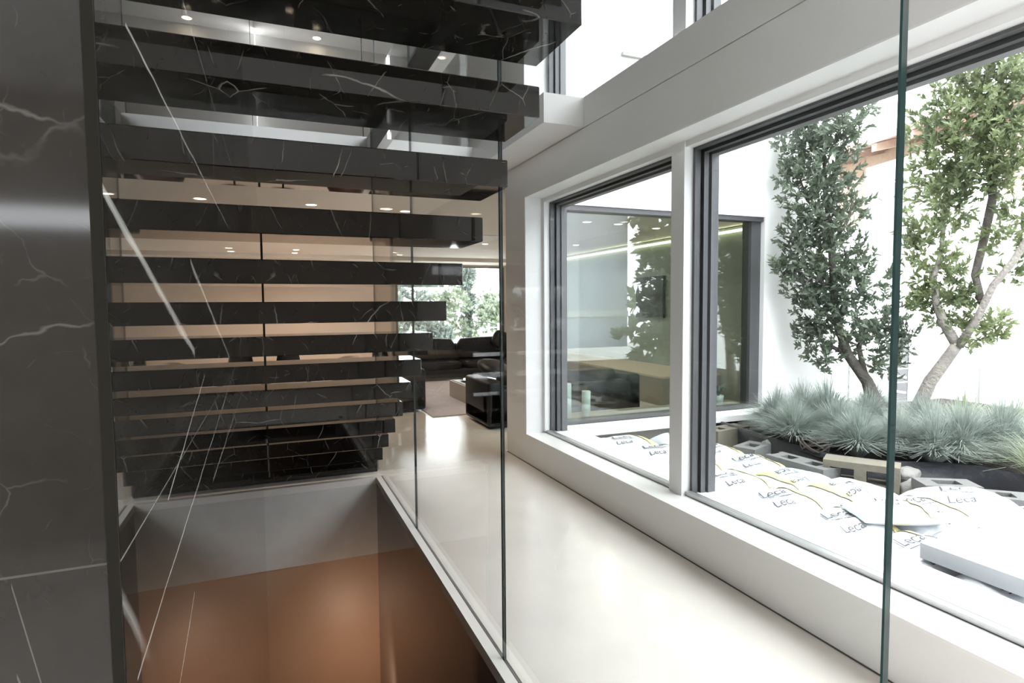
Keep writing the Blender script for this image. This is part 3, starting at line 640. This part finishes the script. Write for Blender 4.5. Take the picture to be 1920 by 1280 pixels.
def sack(loc, rz, Lx, Ly, h, label, seed, tilt=0, flip=False, stripe=1, textscale=1.0):
    t = thing('sack', label, 'sack', loc, rz, 'white sacks outside the window'); t.rotation_euler = (tilt, 0, rz)
    N = 18; vs = []; fs = []
    def top(u, v): 
        n_ = noise.noise(Vector((u * 1.6 + seed, v * 1.6, seed))) * .022 + noise.noise(Vector((u * 4 + seed, v * 4, 9))) * .007
        e = pillow_z(u, v, 1)
        return h * .35 + e * h * .65 + n_ * e
    for s in (1, -1):
        for j in range(N + 1):
            for i in range(N + 1):
                u, v = -1 + 2 * i / N, -1 + 2 * j / N
                z = top(u, v) if s > 0 else h * .35 - pillow_z(u, v, 1) * h * .33
                wob = 1 + .03 * noise.noise(Vector((u * 2, v * 2, seed)))
                vs.append((u * Lx / 2 * wob, v * Ly / 2 * wob, z))
    n1 = (N + 1) ** 2
    for j in range(N):
        for i in range(N):
            a = j * (N + 1) + i; fs.append((a, a + 1, a + N + 2, a + N + 1)); fs.append((n1 + a, n1 + a + N + 1, n1 + a + N + 2, n1 + a + 1))
    m = MB(); m.add(vs, fs, 0, True); m.build('bag', 'bag', t)
    def decal(V, F, ox, oy, sc, name, mat, lift):
        q = MB(); k_ = -1 if flip else 1
        pts = [((x * sc * k_ + ox), (y * sc * k_ + oy)) for x, y, *_ in V]
        q.add([(x, y, top(max(-.97, min(.97, x / (Lx / 2))), max(-.97, min(.97, y / (Ly / 2)))) + lift) for x, y in pts], F, 0, True); q.build(name, mat, t)
    r_ = random.Random(seed)
    decal(TV, TF, -.03, .03, textscale, 'lettering', 'bag_print', .008)
    decal(TS, TSF, .02, -.045, textscale, 'lettering', 'bag_print', .008)
    UB = [(-.13, -.012), (.12, -.012), (.12, -.006), (-.13, -.006)]; decal(UB, [(0, 1, 2, 3)], 0, -.02 + .0, textscale, 'lettering', 'bag_print', .009)
    if textscale == 1.0: decal(TV, TF, -.09, -.13, .8, 'lettering', 'bag_print', .009)
    if stripe:
        sv = []; sf = []; nn = 14
        for i in range(nn + 1):
            yy = -Ly * .46 + Ly * .92 * i / nn
            sv += [(Lx * .27, yy), (Lx * .27 + .05, yy)]
        for i in range(nn): sf.append((2 * i, 2 * i + 1, 2 * i + 3, 2 * i + 2))
        decal(sv, sf, 0, 0, 1, 'stripe', 'bag_yellow', .007)
    return t
rw = ['first', 'second', 'third', 'fourth', 'fifth', 'sixth', 'seventh', 'eighth']
rr = random.Random(5); sid = 0
for i in range(8):
    y = 4.62 - i * .445
    sid += 1; sack((3.03 + rr.gauss(0, .012), y, .05), rr.gauss(0, .04), .59, .47, .165 + rr.random() * .02, 'white printed sack in the row along the window ledge, %s from the wing' % rw[i], sid, flip=False)
    if i < 7:
        sid += 1; sack((3.58 - (0.03 if 1 < i < 4 else 0) + rr.gauss(0, .012), y - .08, .04 + (.03 if i > 3 else 0)), rr.gauss(0, .05), .55, .48, .165 + rr.random() * .02, 'white printed sack in the outer row beside the blocks, %s from the wing' % rw[i], sid, flip=i in (3, 4))
sack((4.02, 2.32, .03), -.5, .62, .46, .24, 'bulging white sack forming the mound in front of the pale blocks', 31, flip=False, stripe=0)
sack((4.12, 1.78, .04), -.2, .62, .46, .20, 'white sack right of the mound at the edge of the view', 32, flip=True)
sack((3.32, 2.28, .20), -.45, .46, .30, .09, 'small crumpled folded sack on top of the row, left of the glass edge', 33, stripe=1, textscale=.7)
sack((3.72, 1.72, .21), -.25, .7, .36, .15, 'rolled white sack with large dark lettering lying on top of the others', 34, tilt=.25, stripe=0, textscale=1.35)
fb = B(2.88, 3.75, 1.40, 1.84, .225, .30).build('foam_board', 'foam'); tag(fb, 'thick white foam board lying on the sacks near the window', 'board')

# ------------------------------------------------------------------ timber house beyond the garden
hd = math.atan2(math.cos(.23), math.sin(.23))          # long axis of the facade
hs = thing('house', 'white and timber clad house with red tiled roof behind the trees', 'house', (15.8, 12.2, 0), hd)
# local x runs along the facade away from the hall, local +y faces the hall
B(-16, 8, -6, -.0, -2.4, 3.7).build('lower_wall', 'ext_white', hs); B(-16, 8, -6, .05, 3.7, 5.0).build('cladding', 'cladding', hs)
B(-16, 8, -6, -.3, 5.0, 5.7).build('upper_wall', 'timber', hs)
bay = B(-4.4, -.62, -1, .25, .8, 5.2).build('bay', 'ext_white', hs); bf = MB(); bf.box(-3.7, -1.1, .25, .29, 2.6, 2.7); bf.box(-3.7, -1.1, .25, .29, 4.6, 4.7); bf.box(-3.7, -3.6, .25, .29, 2.6, 4.7); bf.box(-1.2, -1.1, .25, .29, 2.6, 4.7)
wf = bf.build('window', 'ext_white', hs); B(-3.6, -1.2, .25, .265, 2.7, 4.6).build('pane', 'pane', wf)
roof = MB(); roof.add([(-16.4, 1.0, 5.55), (8.4, 1.0, 5.55), (8.4, -6, 7.3), (-16.4, -6, 7.3), (-16.4, 1.0, 5.72), (8.4, 1.0, 5.72), (8.4, -6, 7.5), (-16.4, -6, 7.5)], [(0, 3, 2, 1), (4, 5, 6, 7), (0, 1, 5, 4), (1, 2, 6, 5), (2, 3, 7, 6), (3, 0, 4, 7)]); roof.build('roof', 'roof', hs)
for i in range(13):
    x = -11 + i * 1.15; q = MB(); q.add([(x, .95, 5.36), (x + .16, .95, 5.36), (x + .16, -.4, 5.66), (x, -.4, 5.66), (x, .95, 5.55), (x + .16, .95, 5.55), (x + .16, -.4, 5.88), (x, -.4, 5.88)], [(0, 3, 2, 1), (4, 5, 6, 7), (0, 1, 5, 4), (1, 2, 6, 5), (2, 3, 7, 6), (3, 0, 4, 7)]); q.build('rafter', 'timber', hs)
w1 = B(-4.3, -3.75, 0, .05, 1.5, 2.6).build('window', 'frame', hs); B(-4.2, -3.9, .05, .06, 1.55, 1.9).build('panel', 'red', w1)
w2 = B(-2.0, -1.6, 0, .04, -1.2, .6).build('window', 'frame', hs)
bars = MB()
for z in (-.9, -.5, -.1, .3): bars.box(-2.0, -1.6, .04, .07, z, z + .05)
bars.build('bars', 'ext_white', w2)
B(-5.4, -3.2, -.02, .03, -2.3, .05).build('garage_door', 'frame_light', hs)
MB().tube([(-3.95, .12, -2.3), (-3.95, .12, .4)], .06, 8).build('downpipe', 'frame_light', hs)
fn = thing('garden_fence', 'pale wire fence seen behind the tallest fescue', 'fence', (7.9, 5.75, 0))
for x in (-.5, .3, 1.1): B(x, x + .03, 0, .03, -.02, .75).build('post', 'frame_light', fn)
for z in (.3, .5, .72): B(-.5, 1.13, .01, .02, z, z + .015).build('rail', 'frame_light', fn)

# ------------------------------------------------------------------ garden beyond the living room
def shrub(name, label, loc, s, seed, mat='leaf_far', cone=False, dens=1500):
    r_ = random.Random(seed); bl = []
    if cone:
        for i in range(22): q = i / 21; bl.append((r_.gauss(0, .06), r_.gauss(0, .06), .3 + q * (s[2] - .4), max(.12, s[0] * (.55 + .6 * math.sin(PI * min(1, q * .9 + .12))))))
    else:
        for i in range(16): bl.append((r_.uniform(-.7, .7) * s[0], r_.uniform(-.6, .6) * s[1], r_.uniform(.15, .8) * s[2], r_.uniform(.3, .5) * min(s)))
    t = thing(name, label, 'tree' if cone else 'shrub', loc)
    MB().tube([(0, 0, -.1), (0, 0, s[2] * .5)], .08, 6).build('stem', 'bark_dark', t)
    leaf_cloud(bl, dens, .15, seed).build('foliage', mat, t)
shrub('cypress', 'tall dark columnar cypress in the garden beyond the far window', (7.75, 24, -.12), (.30, .30, 8.5), 51, 'cypress', True, 6000)
shrub('garden_shrub', 'pale green shrub left of the cypress, nearest to it', (6.4, 23, -.12), (1.0, 1.0, 2.7), 52)
shrub('garden_shrub', 'greyish shrub farthest left in the far window', (4.7, 22, -.12), (1.1, 1.0, 2.9), 53, 'cypress')
shrub('garden_shrub', 'low dark shrub between the left shrub and the lawn', (5.6, 21.5, -.12), (.8, .7, 1.3), 54, 'cypress')
shrub('garden_shrub', 'pale layered shrub right of the cypress', (8.6, 22.5, -.12), (1.0, 1.0, 2.6), 55)
shrub('garden_shrub', 'tall pale shrub at the right edge of the far window', (9.9, 25, -.12), (1.2, 1.2, 3.3), 56)
gf = thing('garden_fence', 'white post fence at the right of the far window', 'fence', (6.35, 17.5, -.12))
for x in (0, .32, .64): B(x, x + .06, 0, .05, 0, 1.05).build('post', 'ext_white', gf)
for z in (.35, .62, .9): B(0, .9, .01, .03, z, z + .03).build('rail', 'ext_white', gf)

# ------------------------------------------------------------------ what stands opposite the wing, mirrored in its glass
nb = thing('building', 'pale lilac white building mirrored in the left half of the wing window', 'building', (2.5, -12, 0))
B(0, 11.7, 0, 1, -.3, 7.5).build('wall', 'ext_lilac', nb); B(0, 11.7, .96, 1.06, 1.0, 1.25).build('ledge', 'ext_white', nb); B(2, 4, .98, 1.03, 3.6, 5.2).build('window', 'frame', nb)
hr = random.Random(77)
for q, (x, y, lb) in enumerate(((16.3, -9.6, 'dark tree mirrored in the wing window, next to the mirrored building edge'), (20.6, -11, 'second dark tree from the mirrored building in the wing window'), (24.6, -10.5, 'third dark tree from the mirrored building in the wing window'), (29.0, -11, 'dark tree mirrored near the right jamb of the wing window'))):
    t = thing('garden_tree', lb, 'tree', (x, y, -2.3), 0, 'dark trees opposite the wing')
    MB().tube([(0, 0, 0), (.1, 0, 4)], [.2, .12], 8).build('trunk', 'bark_dark', t)
    bl = [(hr.uniform(-2.2, 2.2), hr.uniform(-1.2, 1.2), hr.uniform(1.6, 11), hr.uniform(1.0, 1.5)) for _ in range(46)]
    leaf_cloud(bl, 150, .45, 80 + q).build('foliage', 'leaf_a', t)
